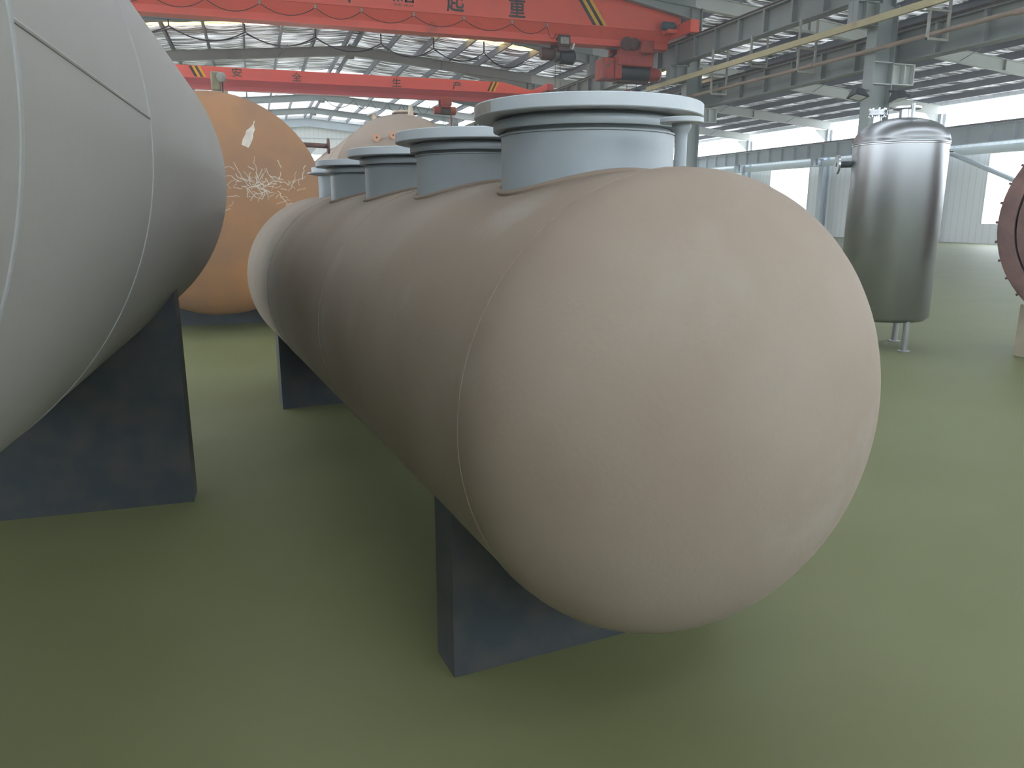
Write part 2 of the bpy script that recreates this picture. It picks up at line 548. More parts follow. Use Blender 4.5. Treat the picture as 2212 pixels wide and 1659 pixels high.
mb.add([(ex0, Y_END, ez1), (ex1, Y_END, ez1), (ex1, Y_END, rz(ex1) + .5), (RIDGE_X, Y_END, RIDGE_Z + .5), (ex0, Y_END, rz(ex0) + .5),
        (ex0, Y_END + .15, ez1), (ex1, Y_END + .15, ez1), (ex1, Y_END + .15, rz(ex1) + .5), (RIDGE_X, Y_END + .15, RIDGE_Z + .5), (ex0, Y_END + .15, rz(ex0) + .5)],
       [(0, 1, 2, 3, 4), (9, 8, 7, 6, 5), (0, 5, 6, 1)])
struct('wall_far', mb, M['wall'])
struct('window_%d' % wn, MB().box(ex0, ex1, Y_END + .05, Y_END + .08, 0.0, ez1), M['glass'])
wn += 1
for x in (3.8, 6.4):
    struct('trim_%d' % (1 if x < 5 else 2), MB().box(x - .08, x + .08, Y_END - .08, Y_END - 0.005, 0, ez1), M['frame'])
struct('trim_3', MB().box(-4.5, 14.5, Y_END - .06, Y_END - 0.002, 8.0, 8.06), M['outer'])

# right wall: sheeting with the high strip of windows and the tall lower windows
WX = 35.5
low_win = [(-8.0, 4.0), (6.0, 17.8), (19.2, 30.3), (43.5, 47.8), (52.0, 56.5), (60.5, 65.0)]
mb = MB()
mb.box(WX, WX + .15, Y_NEAR, Y_END, 4.45, 5.3)
mb.box(WX, WX + .15, Y_NEAR, Y_END, 7.12, 7.5)
ys = [Y_NEAR] + [t for w in low_win for t in w] + [Y_END]
for i in range(0, len(ys), 2):
    mb.box(WX, WX + .15, ys[i], ys[i + 1], 0, 4.45)
for a, b in low_win:
    mb.box(WX, WX + .15, a, b, 0, 1.0)
struct('wall_right', mb, M['wall'])
for (a, b) in low_win:
    struct('window_%d' % wn, MB().box(WX + .06, WX + .08, a, b, 1.0, 4.45), M['glass'])
    fr = MB()
    fr.box(WX - .03, WX + .1, a, a + .12, 1.0, 4.45).box(WX - .03, WX + .1, b - .12, b, 1.0, 4.45)
    struct('trim_%d' % (wn + 20), fr, M['frame'])
    wn += 1
by = [Y_NEAR, 7.5] + BAYS + [Y_END]
for a, b in zip(by[:-1], by[1:]):
    struct('window_%d' % wn, MB().box(WX + .06, WX + .08, a + .02, b - .02, 5.3, 7.12), M['glass'])
    wn += 1

# rafters: one portal frame per column row, main bay and side aisle
def rafter(y, names):
    far = names
    def fnl(u, v, t):
        return (t, y + u, rz(t) - 0.25 + v)
    r = thing('roof_rafter', (RIDGE_X, y, rz(COL_X) - .3), far, 'roof beam', 'rafters across the hall roof')
    mb = MB()
    mb.ibeam(fnl, LEFT_X, RIDGE_X, 0.24, 0.46, 0.025, 0.02, 1)
    mb.ibeam(fnl, RIDGE_X, COL_X, 0.24, 0.46, 0.025, 0.02, 1)
    mb.build('main_span', M['steel'], r)
    mb = MB()
    # deeper haunch next to the middle columns
    for x0, x1 in ((COL_X - 4.2, COL_X), ):
        prof = [(x0, rz(x0) - 0.24), (x1, rz(x1) - 0.62), (x1, rz(x1) - 0.24)]
        mb.prism(prof, lambda a, b, t: (a, y + t, b), -0.015, 0.015)
        mb.bar((x0, y, rz(x0) - 0.25), (x1, y, rz(x1) - 0.63), 0.24, 0.025)
    mb.build('haunch', M['steel'], r)
    mb = MB()
    mb.ibeam(fnl, COL_X, OUT_X, 0.24, 0.46, 0.025, 0.02, 1)
    mb.build('aisle_span', M['steel_light'], r)
    mb = MB().box(RIDGE_X - .06, RIDGE_X + .06, y - .13, y + .13, RIDGE_Z - .36, RIDGE_Z + .26)
    mb.box(RIDGE_X - .22, RIDGE_X + .22, y - .016, y + .016, RIDGE_Z - .4, RIDGE_Z - .2)
    mb.build('ridge_plate', M['steel'], r)
    for x in (-0.6, 9.9, 19.6, 24.4, 29.2):
        MB().box(x - .012, x + .012, y - .12, y + .12, rz(x) - .24, rz(x) + .2).build('splice_plate', M['steel'], r)
    for x in (1.7, 9.0, 22.0, 26.8, 31.6):
        MB().bar((x, y - .01, rz(x) - .24), (x + .5, y - .55, rz(x + .5) + .24), .03, .03).build('fly_brace', M['steel'], r)
    return r
raf_words = ['grey roof rafter over the nearest hall column behind the vessel',
             'grey roof rafter meeting the crane rail column at the top edge',
             'grey roof rafter mostly hidden behind the nearest red crane girder',
             'dark grey roof rafter with bright foil panels, between the two red cranes',
             'roof rafter hidden behind the farther red crane girder',
             'pale grey roof rafter just under the farther red crane',
             'pale grey roof rafter nearest to the far end wall']
for y, wds in zip(BAYS, raf_words):
    rafter(y, wds)
tagw = MB().ibeam(lambda u, v, t: (t, Y_END - .25 + u, rz(t) - .5 + v), LEFT_X, RIDGE_X, .24, .7, .025, .02)
tagw.ibeam(lambda u, v, t: (t, Y_END - .25 + u, rz(t) - .5 + v), RIDGE_X, 35, .24, .7, .025, .02)
tag(tagw.build('gable_rafter', M['outer']), 'pale blue grey gable rafter against the far end wall', 'roof beam')

# purlins, each one length from the near end to the far wall
ORD = ['first', 'second', 'third', 'fourth', 'fifth', 'sixth', 'seventh', 'eighth', 'ninth', 'tenth', 'eleventh', 'twelfth', 'thirteenth',
       'fourteenth', 'fifteenth', 'sixteenth', 'seventeenth', 'eighteenth', 'nineteenth', 'twentieth']
def purlin(x, side, label):
    z0 = rz(x) + 0.20
    h, w, t = 0.29, 0.085 * side, 0.006
    prof = [(0, 0), (w, 0), (w, 0.03), (w - t * side, 0.03), (w - t * side, t), (t * side, t), (t * side, h - t), (w - t * side, h - t), (w - t * side, h - .03), (w, h - .03), (w, h), (0, h)]
    mb = MB().prism(prof, lambda u, v, q: (x + u, q, z0 + v), 6.0, Y_END - .02)
    o = mb.build('roof_purlin', M['purlin'])
    tag(o, label, 'roof beam', 'purlins under the roof foil')
for i, x in enumerate(PL[:8]):
    purlin(x, 1, '%s long steel purlin to the left of the roof ridge' % ORD[i])
for i, x in enumerate(PR[:19]):
    where = 'above the main hall' if x < COL_X else 'above the side aisle'
    purlin(x, 1 if x < COL_X else -1, '%s long steel purlin to the right of the roof ridge, %s' % (ORD[i], where))

# columns with the brackets that carry the crane rails
def h_col(x, y, z0, z1, wx, wy, m, parent, name='shaft'):
    mb = MB()
    mb.box(x - wx / 2, x - wx / 2 + .025, y - wy / 2, y + wy / 2, z0, z1)
    mb.box(x + wx / 2 - .025, x + wx / 2, y - wy / 2, y + wy / 2, z0, z1)
    mb.box(x - wx / 2 + .024, x + wx / 2 - .024, y - .012, y + .012, z0, z1)
    return mb.build(name, m, parent)
def corbel(x0, x1, y, ztop, h, m, parent, wy=.3):
    mb = MB()
    a, b = min(x0, x1), max(x0, x1)
    mb.box(a, b, y - wy / 2, y + wy / 2, ztop - .025, ztop)
    mb.box(a, b, y - wy / 2, y + wy / 2, ztop - h, ztop - h + .025)
    mb.box(a, b, y - .012, y + .012, ztop - h, ztop)
    for t in (0.55, 0.97):
        xx = x0 + (x1 - x0) * t
        mb.box(xx - .012, xx + .012, y - wy / 2, y + wy / 2, ztop - h, ztop)
    return mb.build('bracket', m, parent)
col_words = ['grey H section hall column with two floodlights, rising behind the stainless vessel',
             'grey hall column standing behind the largest flanged nozzle of the brown tank',
             'grey hall column behind the big red hoist at the crane end',
             'grey hall column at the right end of the farther red crane',
             'grey hall column just beyond the right end of the farther red crane',
             'pale far hall column beside the small red hoist of the farther crane',
             'palest hall column of the middle row, nearest the far wall']
for y, wds in zip(BAYS, col_words):
    r = thing('steel_column', (COL_X, y, 0), wds, 'column', 'columns between hall and aisle')
    h_col(COL_X, y, 0, 6.5, .6, .34, M['steel'], r)
    h_col(COL_X, y, 6.5, rz(COL_X) - .24, .42, .3, M['steel'], r, 'upper_shaft')
    corbel(COL_X - .3, COL_X - .95, y, 6.53, .55, M['steel'], r)
    corbel(COL_X + .3, COL_X + 1.0, y, 5.19, .5, M['steel_light'], r)
    for z in (4.69, 5.19):
        MB().box(COL_X - .29, COL_X + .29, y - .16, y + .16, z - .012, z + .012).build('stiffener_plate', M['steel_light'], r)
for y, wds in zip(BAYS[3:], ['left hall column half hidden by the grey tank, nearest of its row', 'left hall column behind the rusty tank head, second of its row',
                            'left hall column near the beige machine, third of its row', 'left hall column nearest to the far wall']):
    r = thing('steel_column', (LEFT_X, y, 0), wds, 'column', 'columns of the left row')
    h_col(LEFT_X, y, 0, rz(LEFT_X) - .24, .5, .3, M['steel'], r)
    corbel(LEFT_X + .25, LEFT_X + .9, y, 6.53, .55, M['steel'], r)
out_words = ['pale wall column at the right edge of the picture', 'pale wall column right behind the stainless vessel',
             'blue grey wall column between the bright windows, left of the stainless vessel', 'blue grey wall column behind the near end of the brown tank',
             'distant wall column behind the small grey pipe of the brown tank']
for y, wds in zip([24.8, 33.0, 41.5, 49.8, 58.2], out_words):
    r = thing('wall_column', (OUT_X, y, 0), wds, 'column', 'columns along the right wall')
    h_col(OUT_X - .1, y, 0, 5.0, .5, .42, M['outer'], r)
    h_col(OUT_X, y, 5.0, rz(OUT_X) - .24, .36, .3, M['frame'], r, 'upper_shaft')
    corbel(OUT_X - .35, OUT_X - 1.1, y, 4.88, .45, M['outer'], r)
    mb = MB()
    mb.prism([(OUT_X - 1.1, rz(OUT_X) - .25), (OUT_X - .15, rz(OUT_X) - .25), (OUT_X - .15, rz(OUT_X) - 1.0)], lambda a, b, t: (a, y + t, b), -.012, .012)
    mb.build('knee_plate', M['steel_light'], r)

# crane runway beams
def runway(x, z0, z1, label, m, w, step, y0, y1, phase, rail=True, side=-1):
    r = thing('crane_runway_beam', (x, (y0 + y1) / 2, z0), label, 'beam')
    mb = MB().ibeam(lambda u, v, t: (x + u, t, z0 + v), y0, y1, w, z1 - z0, .028, .02)
    mb.build('girder', m, r)
    k = phase
    while k < y1:
        if k > y0:
            mb = MB().box(x - w * .46, x - .011, k - .04, k + .04, z0 + .027, z1 - .027)
            mb.build('stiffener', m, r)
        k += step
    if rail:
        mb = MB().ibeam(lambda u, v, t: (x + u, t, z1 + v), y0, y1, .09, .12, .025, .03)
        mb.build('rail', M['rail'], r)
    return r
runway(14.3, 6.55, 7.22, 'grey crane runway beam with upright ribs that carries the red cranes', M['steel_runway'], .36, 1.22, 7.0, Y_END - .1, 18.63 - 1.22 * 9)
runway(15.5, 5.2, 5.93, 'lower grey runway beam of the side aisle, behind the brown pipe', M['steel_runway'], .34, 1.28, 7.0, Y_END - .1, 18.76 - 1.28 * 9)
runway(34.1, 4.88, 5.72, 'blue grey runway beam along the bright window wall', M['outer'], .40, 1.30, 8.0, Y_END - .1, 20.0 - 1.3 * 9)
# spandrel beam under it
tag(MB().box(34.62, 34.78, 8, Y_END - .5, 4.40, 4.78).build('spandrel_beam', M['steel_light']), 'pale horizontal beam under the window wall runway, over the lower windows', 'beam')
tag(MB().tube([(34.5, 32.2, 4.75), (34.5, 25.2, 2.0)], .12, 10).build('wall_brace', M['outer']), 'slanting blue grey brace across the window right of the stainless vessel', 'brace')

# conductor rail, pipe, hangers
tag(MB().box(13.86, 13.94, 8, 26.2, 5.86, 6.02).build('conductor_rail', M['yellow'], None, 35, .01), 'yellow conductor rail with rusty far end, hung below the crane runway', 'rail')
mb = MB().tube([(14.4, 8 + 2 * k, 5.42 + .015 * math.sin(k)) for k in range(33)], .05, 12)
pr = thing('brown_pipe', (14.4, 10, 5.3), 'long thin brown pipe running along the lower runway beam', 'pipe')
mb.build('run', M['pipe'], pr)
for y in (12.0, 18.0, 24.0, 30.0, 36.0):
    MB().cyl((14.4, y - .12, 5.42 + .0), (14.4, y + .12, 5.42), .066, 14).build('coupling', M['pipe'], pr)
hang_words = ['nearest thin hanger frame holding the yellow rail and the brown pipe', 'second thin hanger frame holding the yellow rail and the brown pipe',
              'third thin hanger frame, halfway along the rusty part of the rail', 'farthest thin hanger frame on the yellow rail']
for y, wds in zip((13.8, 18.0, 20.1, 22.1), hang_words):
    r = thing('rail_hanger', (14.1, y, 5.2), wds, 'bracket', 'hanger frames under the crane runway')
    low = 5.22 if y not in (20.1,) else 5.7
    for x in (13.98, 14.52):
        MB().box(x - .025, x + .025, y - .025, y + .025, low, 6.56).build('upright', M['hanger'], r)
    MB().box(13.955, 14.545, y - .03, y + .03, low, low + .05).build('crossbar', M['hanger'], r)
    MB().box(13.9, 14.545, y - .03, y + .03, 5.80, 5.85).build('rail_seat', M['hanger'], r)

# floodlights on the nearest column
for sgn, wds in ((-1, 'left floodlight on the column behind the stainless vessel'), (1, 'right floodlight on the column behind the stainless vessel')):
    x = COL_X + (-1.05 if sgn < 0 else .12)
    r = thing('floodlight', (x, 15.6, 4.2), wds, 'lamp', 'column floodlights')
    c = Vector((x, 15.55, 4.46))
    a = Vector((sgn * .16, -.25, -.95)).normalized()
    mb = MB()
    s = Vector((1, 0, 0)); s = (s - a * s.dot(a)).normalized(); u = a.cross(s)
    q = lambda i, j, k: c + s * i + u * j + a * k
    vs = [q(i, j, 0) for i, j in ((-.1, -.08), (.1, -.08), (.1, .08), (-.1, .08))] + [q(i, j, .2) for i, j in ((-.2, -.16), (.2, -.16), (.2, .16), (-.2, .16))]
    mb.add(vs, [(0, 3, 2, 1), (4, 5, 6, 7), (0, 1, 5, 4), (1, 2, 6, 5), (2, 3, 7, 6), (3, 0, 4, 7)])
    mb.build('housing', M['dark'], r)
    mb = MB()
    vs = [q(i, j, k) for k in (.201, .208) for i, j in ((-.15, -.11), (.15, -.11), (.15, .11), (-.15, .11))]
    mb.add(vs, [(0, 3, 2, 1), (4, 5, 6, 7), (0, 1, 5, 4), (1, 2, 6, 5), (2, 3, 7, 6), (3, 0, 4, 7)])
    mb.build('lens', M['white'], r)
    MB().bar(c, (COL_X - .345, 16.0, 4.52) if sgn < 0 else (COL_X + .24, 15.915, 4.52), .05, .05).build('arm', M['dark'], r)

# ------------------------------------------------------------------ bridge cranes
def crane(yf, x0, x1, zb, zs0, zs1, zt, taper_x, zt_end, label, m, depth):
    """yf: front face; zb bottom, zs0..zs1 the inward sloping band, zt top"""
    r = thing('bridge_crane', (4.5, yf + depth / 2, zb), label, 'crane', 'red bridge cranes')
    d = depth
    prof = [(0.0, zs1), (0.18, zs0), (0.18, zb + .04), (0.1, zb + .04), (0.1, zb), (d - .1, zb), (d - .1, zb + .04), (d - .18, zb + .04), (d - .18, zs0), (d, zs1)]
    mb = MB()
    xs = [x0, taper_x, x1]
    tops = [zt, zt, zt_end]
    vs, k = [], len(prof) + 2
    for x, zz in zip(xs, tops):
        vs += [(x, yf + u, v) for u, v in prof] + [(x, yf + d, zz), (x, yf, zz)]
    fs = []
    for i in range(2):
        for j in range(k):
            fs.append((i * k + j, i * k + (j + 1) % k, (i + 1) * k + (j + 1) % k, (i + 1) * k + j))
    fs.append(tuple(range(k - 1, -1, -1)))
    fs.append(tuple(2 * k + j for j in range(k)))
    mb.add(vs, fs)
    mb.build('girder', m, r, 20)
    mb = MB().box(x0, x1, yf - .03, yf + .005, zs1 - .012, zs1 + .012)
    mb.build('edge_strip', m, r)
    return r
def stripes(r, yf, xb, dx, zb, zt, w, lean):
    """slanting yellow bars edged in black"""
    for k, (o, mm) in enumerate([(0, 'stripe_k'), (1, 'stripe_y'), (2, 'stripe_k'), (3, 'stripe_y')]):
        a = xb + o * w
        mb = MB().prism([(a, zb), (a + w, zb), (a + w + lean, zt), (a + lean, zt)], lambda u, v, t: (u, t, v), yf - .005, yf + .001)
        mb.build('hazard_stripe', M[mm], r)

Y1 = 25.0
c1 = crane(Y1, -5.2, 14.1, 7.08, 7.30, 7.64, 8.62, 11.9, 8.28, 'nearest bright red bridge crane girder with black lettering and yellow stripes', M['red'], .72)
stripes(c1, Y1, 11.17, 0, 7.67, 8.60, .13, -.68)
# writing on the girder
text_mesh('重', .54, .62, 8.51, Y1 - .002, 7.71, bold=.012).build('lettering', M['letter'], c1)
text_mesh('起', .54, .62, 6.47, Y1 - .002, 7.72, bold=.012).build('lettering', M['letter'], c1)
text_mesh('华', .54, .62, 3.2, Y1 - .002, 7.74, bold=.012).build('lettering', M['letter'], c1)
text_mesh('WEI HUA', .64, .075, 4.84, Y1 - .002, 7.745, bold=.0).build('lettering', M['letter'], c1)
mb = MB()
for u0, u1, v0, v1 in ((-.32, -.26, 0, .3), (-.2, -.14, 0, .3), (-.08, -.02, .02, .3), (-.32, -.02, .24, .3), (.04, .10, 0, .3), (.26, .32, 0, .3), (.04, .32, .0, .05), (.04, .32, .14, .19)):
    mb.box(4.84 + u0, 4.84 + u1, Y1 - .005, Y1 + .001, 7.87 + v0, 7.87 + v1)
mb.build('emblem', M['letter'], c1)
MB().box(14.1, 14.47, Y1, Y1 + .72, 7.82, 8.34).build('end_box', M['red'], c1)
MB().box(14.12, 14.46, Y1 - 1.25, Y1 + 2.2, 7.40, 7.80).build('end_carriage', M['red'], c1, 35, .02)
for yy in (Y1 - .9, Y1 + 1.8):
    MB().cyl((14.22, yy, 7.46), (14.38, yy, 7.46), .12, 20).build('wheel', M['rail'], c1)
mb = MB().lathe([(.05, 0), (.12, .03), (.14, .08), (.14, .42), (.11, .5), (.04, .52)], (13.58, Y1 - .28, 7.75), (1, 0, 0), 20)
mb.build('drive_motor', M['motor'], c1)
MB().box(13.75, 14.14, Y1 - .42, Y1 - .02, 7.52, 7.64).build('motor_bracket', M['red'], c1)

Y2 = 38.0
c2 = crane(Y2, -5.2, 13.8, 6.90, 7.08, 7.34, 7.84, 12.2, 7.50, 'farther crimson bridge crane girder with four dark characters', M['red_far'], .6)
def px_x2(px):
    return -1.53 + (px - 442) * (12.36 + 1.53) / (1093 - 442)
for ch, x, z in (('安', -.22, 7.45), ('全', 2.34, 7.40), ('生', 6.91, 7.38), ('产', 9.85, 7.39)):
    text_mesh(ch, .42, .37, x, Y2 - .002, z, bold=.006).build('lettering', M['letter'], c2)
stripes(c2, Y2, px_x2(421), 0, 7.38, 7.82, .12, -.22)
stripes(c2, Y2, px_x2(1047), 0, 7.38, 7.82, .10, .22)
MB().box(13.8, 14.47, Y2 + .05, Y2 + .55, 7.42, 7.56).build('end_box', M['red_far'], c2)
MB().box(14.12, 14.46, Y2 - 1.1, Y2 + 1.7, 7.41, 7.72).build('end_carriage', M['red_far'], c2, 35, .02)
for yy in (Y2 - .8, Y2 + 1.4):
    MB().cyl((14.22, yy, 7.46), (14.38, yy, 7.46), .118, 16).build('wheel', M['rail'], c2)

# festoon cables
def swags(pts, sag):
    out = []
    for a, b in zip(pts[:-1], pts[1:]):
        a, b = Vector(a), Vector(b)
        for k in range(10):
            t = k / 10
            p = a.lerp(b, t)
            out.append(p - Vector((0, 0, sag * 4 * t * (1 - t))))
    out.append(Vector(pts[-1]))
    return out
hx = [-4.0, -2.3, -.85, .62, 2.2, 3.55, 5.15, 6.75, 8.35, 9.55]
f = c1
MB().tube(swags([(x, Y1 + .02, 7.52) for x in hx] + [(9.86, Y1 + .0, 7.33)], .27), .011, 6).build('festoon_cable', M['cable'], f)
for x in hx:
    MB().box(x - .03, x + .03, Y1 - .0, Y1 + .07, 7.50, 7.62).build('cable_clip', M['hanger'], f)
rx = [-4.6, -2.05, .18, 2.36, 4.5, 6.3, 8.1, 9.6]
f = c1
zz = [7.25, 7.22, 7.19, 7.18, 7.12, 7.08, 7.05, 6.85]
MB().tube(swags([(x, Y1 + 2.4, z) for x, z in zip(rx, zz)], .34), .02, 6).build('festoon_cable', M['cable'], f)
MB().tube([(p.x + .05, p.y + .03, p.z - .06) for p in swags([(x, Y1 + 2.4, z) for x, z in zip(rx, zz)], .26)], .012, 6).build('festoon_cable', M['cable'], f)
MB().tube([(-5, Y1 + 2.4, 7.42), (9.7, Y1 + 2.4, 7.36)], .006, 6).build('carrier_wire', M['cable'], f)
for x, z in zip(rx[1:-1], zz[1:-1]):
    MB().box(x - .02, x + .02, Y1 + 2.38, Y1 + 2.42, z, 7.42).build('cable_clip', M['cable'], f)
fx = [3.6, 5.0, 5.8, 6.6, 7.3, 8.0, 8.7]
f = c2
MB().tube(swags([(x, Y2 + .95, 6.85 - .03 * i) for i, x in enumerate(fx)], .38), .014, 6).build('festoon_cable', M['cable'], f)

# hoists
def big_hoist():
    y = Y1 + .36
    r = thing('electric_hoist', (12.7, y, 5.5), 'big worn red hoist with dark rope drum near the right end of the crane', 'hoist', 'hoists hanging from the cranes')
    for x, rr in ((12.37, .21), (12.66, .2)):
        MB().lathe([(.05, 0), (rr, .02), (rr, .1), (.06, .14)], (x, y - .42, 7.14), (0, -1, 0), 20).build('trolley_wheel_cover', M['hoist_brown'], r)
    mb = MB()
    mb.box(12.88, 13.38, y - .6, y - .30, 6.86, 7.28)
    mb.build('trolley_motor', M['hoist_red'], r, 35, .06)
    MB().box(12.12, 13.42, y - .45, y - .29, 6.80, 7.0).build('trolley_frame', M['hoist_red'], r)
    MB().box(12.12, 13.42, y + .29, y + .42, 6.80, 7.25).build('trolley_frame', M['hoist_red'], r)
    for x in (12.37, 13.1):
        for sg in (-1, 1):
            MB().cyl((x, y + sg * .20, 7.188), (x, y + sg * .30, 7.188), .065, 18).build('trolley_wheel', M['rail'], r)
    MB().box(12.08, 13.43, y - .45, y + .4, 6.46, 6.82).build('body', M['hoist_red'], r, 35, .03)
    MB().cyl((12.26, y - .1, 6.27), (13.38, y - .1, 6.27), .25, 28).build('rope_drum', M['dark'], r)
    MB().box(11.98, 12.28, y - .42, y + .3, 6.02, 6.72).build('gear_box', M['hoist_red'], r, 35, .05)
    MB().box(11.52, 11.95, y - .5, y + .2, 6.0, 6.68).build('control_box', M['hoist_red'], r, 35, .05)
    MB().bar((11.72, y, 6.6), (12.2, y, 6.9), .12, .1).build('bracket', M['hoist_brown'], r)
    MB().bar((11.6, y - .45, 6.95), (12.25, y - .3, 7.0), .08, .06).build('guide_arm', M['rail'], r)
    MB().lathe([(.23, 0), (.23, .3), (.2, .4), (.2, .44)], (13.38, y - .1, 6.27), (1, 0, 0), 24).build('motor', M['hoist_red'], r)
    MB().lathe([(.2, 0), (.21, .03), (.1, .07)], (13.82, y - .1, 6.27), (1, 0, 0), 24).build('motor_cap', M['white'], r)
    MB().box(12.2, 13.4, y - .2, y + .1, 5.96, 6.04).build('rope_guide', M['hoist_brown'], r)
    for x in (12.62, 12.98):
        MB().cyl((x, y - .1, 5.55), (x, y - .1, 6.1), .008, 8).build('rope', M['cable'], r)
    MB().cyl((12.6, y - .22, 5.55), (12.6, y + .02, 5.55), .18, 24).build('hook_block', M['hoist_red'], r)
    MB().cyl((12.98, y - .2, 5.62), (12.98, y, 5.62), .15, 24).build('hook_block', M['dark'], r)
    MB().tube([(12.8 + .12 * math.sin(a), y - .1, 5.3 + .12 * math.cos(a)) for a in [k * .35 for k in range(-2, 13)]], .03, 8).build('hook', M['dark'], r)
big_hoist()
def small_hoist():
    y = Y1 + .36
    r = thing('electric_hoist', (10.0, y, 6.5), 'small grimy brown hoist with a white end tag, left of the big red hoist', 'hoist', 'hoists hanging from the cranes')
    MB().box(9.92, 10.36, y - .44, y - .29, 6.9, 7.30).build('trolley_plate', M['hoist_brown'], r, 35, .05)
    MB().box(9.92, 10.36, y + .29, y + .40, 6.9, 7.30).build('trolley_plate', M['hoist_brown'], r)
    MB().box(9.95, 10.33, y - .44, y + .40, 6.80, 6.9).build('trolley_frame', M['hoist_brown'], r)
    for sg in (-1, 1):
        for x in (10.0, 10.28):
            MB().cyl((x, y + sg * .20, 7.188), (x, y + sg * .30, 7.188), .065, 18).build('trolley_wheel', M['rail'], r)
    MB().box(9.99, 10.28, y - .465, y - .44, 7.0, 7.2).build('terminal_cover', M['hanger'], r)
    MB().lathe([(.05, 0), (.17, .02), (.19, .08), (.19, .42), (.17, .46)], (9.40, y - .1, 6.72), (1, 0, 0), 24).build('motor', M['hoist_brown'], r)
    MB().lathe([(.17, 0), (.22, .02), (.22, .16), (.19, .2)], (9.86, y - .1, 6.70), (1, 0, 0), 24).build('gear_case', M['rail'], r)
    MB().lathe([(.19, 0), (.23, .02), (.23, .3), (.24, .32), (.24, .5), (.2, .55)], (10.06, y - .1, 6.66), (1, 0, 0), 28).build('rope_drum', M['dark'], r)
    MB().bar((10.44, y - .34, 6.86), (10.52, y - .34, 7.05), .08, .05).build('white_tag', M['white'], r)
    for x in (9.95, 10.13):
        MB().cyl((x, y - .1, 4.2), (x, y - .1, 6.5), .007, 6).build('rope', M['cable'], r)
    MB().box(9.92, 10.16, y - .18, y - .02, 4.05, 4.22).build('hook_block', M['rail'], r)
small_hoist()
def far_hoist():
    y = Y2 + .3
    x0 = 8.72
    r = thing('electric_hoist', (9.3, y, 5.6), 'small red hoist hanging from the farther crane above the tan tank', 'hoist', 'hoists hanging from the cranes')
    MB().box(9.06, 9.56, y - .42, y - .24, 6.62, 7.02).build('trolley_plate', M['hoist_red'], r, 35, .04)
    MB().box(9.06, 9.56, y + .24, y + .34, 6.62, 7.0).build('trolley_plate', M['hoist_red'], r)
    MB().box(9.1, 9.5, y - .42, y + .34, 6.54, 6.62).build('trolley_frame', M['hoist_red'], r)
    for sg in (-1, 1):
        for x in (9.15, 9.47):
            MB().cyl((x, y + sg * .135, 7.004), (x, y + sg * .25, 7.004), .06, 16).build('trolley_wheel', M['rail'], r)
    MB().lathe([(.1, 0), (.19, .03), (.19, .3), (.16, .34)], (x0, y - .05, 6.42), (1, 0, 0), 20).build('motor', M['hoist_red'], r)
    MB().lathe([(.2, 0), (.2, .5)], (x0 + .33, y - .05, 6.42), (1, 0, 0), 20).build('rope_drum', M['hoist_brown'], r)
    MB().lathe([(.16, 0), (.19, .03), (.19, .26), (.1, .3)], (x0 + .83, y - .05, 6.42), (1, 0, 0), 20).build('gear_case', M['hoist_red'], r)
    for x in (9.2, 9.3):
        MB().cyl((x, y, 5.2), (x, y, 6.3), .012, 6).build('rope', M['cable'], r)
    MB().cyl((9.62, y, 5.5), (9.62, y, 6.3), .035, 8).build('limit_rod', M['hoist_red'], r)
    MB().cyl((9.25, y - .06, 5.15), (9.25, y + .06, 5.15), .15, 18).build('hook_block', M['hoist_red'], r)
far_hoist()

# ------------------------------------------------------------------ tanks
def axis_frame(head_deg):
    h = math.radians(head_deg)
    d = Vector((math.sin(h), math.cos(h), 0))
    l = Vector((math.cos(h), -math.sin(h), 0))
    return d, l
def tank_profile(s0, s1, R, hd, n=14, e=1.0):
    """shell with 2:1 style dished heads; list of (radius, along)"""
    p = []
    for i in range(n + 1):
        a = math.pi / 2 * i / n
        p.append((R * math.sin(a) ** e, s0 - hd * math.cos(a)))
    for i in range(1, 12):
        p.append((R, s0 + (s1 - s0) * i / 12))
    for i in range(n + 1):
        a = math.pi / 2 * i / n
        p.append((R * max(0, math.cos(a)) ** e, s1 + hd * math.sin(a)))
    return p
def ring(mb, o, d, s, R, w, h, n=96):
    mb.lathe([(R - .01, s - w), (R + h * .7, s - w * .6), (R + h, s), (R + h * .7, s + w * .6), (R - .01, s + w)], o, d, n)
def saddles(root, o, d, l, zc, R, ss, m, half=0.6):
    for s in ss:
        c = o + d * s
        mb = MB()
        pts = []
        for k in range(13):
            a = math.radians(-90 - 55 + 110 * k / 12)
            pts.append((R * math.cos(a), zc + R * math.sin(a) + 0.01))
        w = R * math.sin(math.radians(55))
        prof = [(-w, 0.0), (w, 0.0)] + pts[::-1]
        mb.prism(prof, lambda u, v, t: c + l * u + d * t + Vector((0, 0, v)) - Vector((0, 0, c.z)), -.09, .09)
        mb.build('saddle', m, root)

# grey tank on the left
D1, L1 = axis_frame(1.72)
R1, G1, Z1 = 1.1706, 0.363, 1.8915
O1 = L1 * -(G1 + R1) + Vector((0, 0, Z1))
S1END = 6.38
t = thing('storage_tank', O1 + D1 * 1.0 - Vector((0, 0, Z1)), 'huge smooth grey primed tank filling the left side', 'tank', 'horizontal tanks in the hall')
MB().lathe(tank_profile(-3.0, S1END, R1, 0.24, 18), O1, D1, 160).build('shell', M['primer'], t, 60)
for s in (1.386, 2.705):
    mb = MB()
    ring(mb, O1, D1, s, R1, .013, .004, 160)
    mb.build('weld_seam', M['primer_weld'], t)
ph = math.radians(1.9)
rad = L1 * math.cos(ph) + Vector((0, 0, 1)) * math.sin(ph)
mb = MB()
pts = [O1 + D1 * (1.386 + (2.705 - 1.386) * k / 20) + rad * (R1 - .001) for k in range(21)]
mb.tube(pts, .005, 8)
mb.build('weld_seam', M['primer'], t)
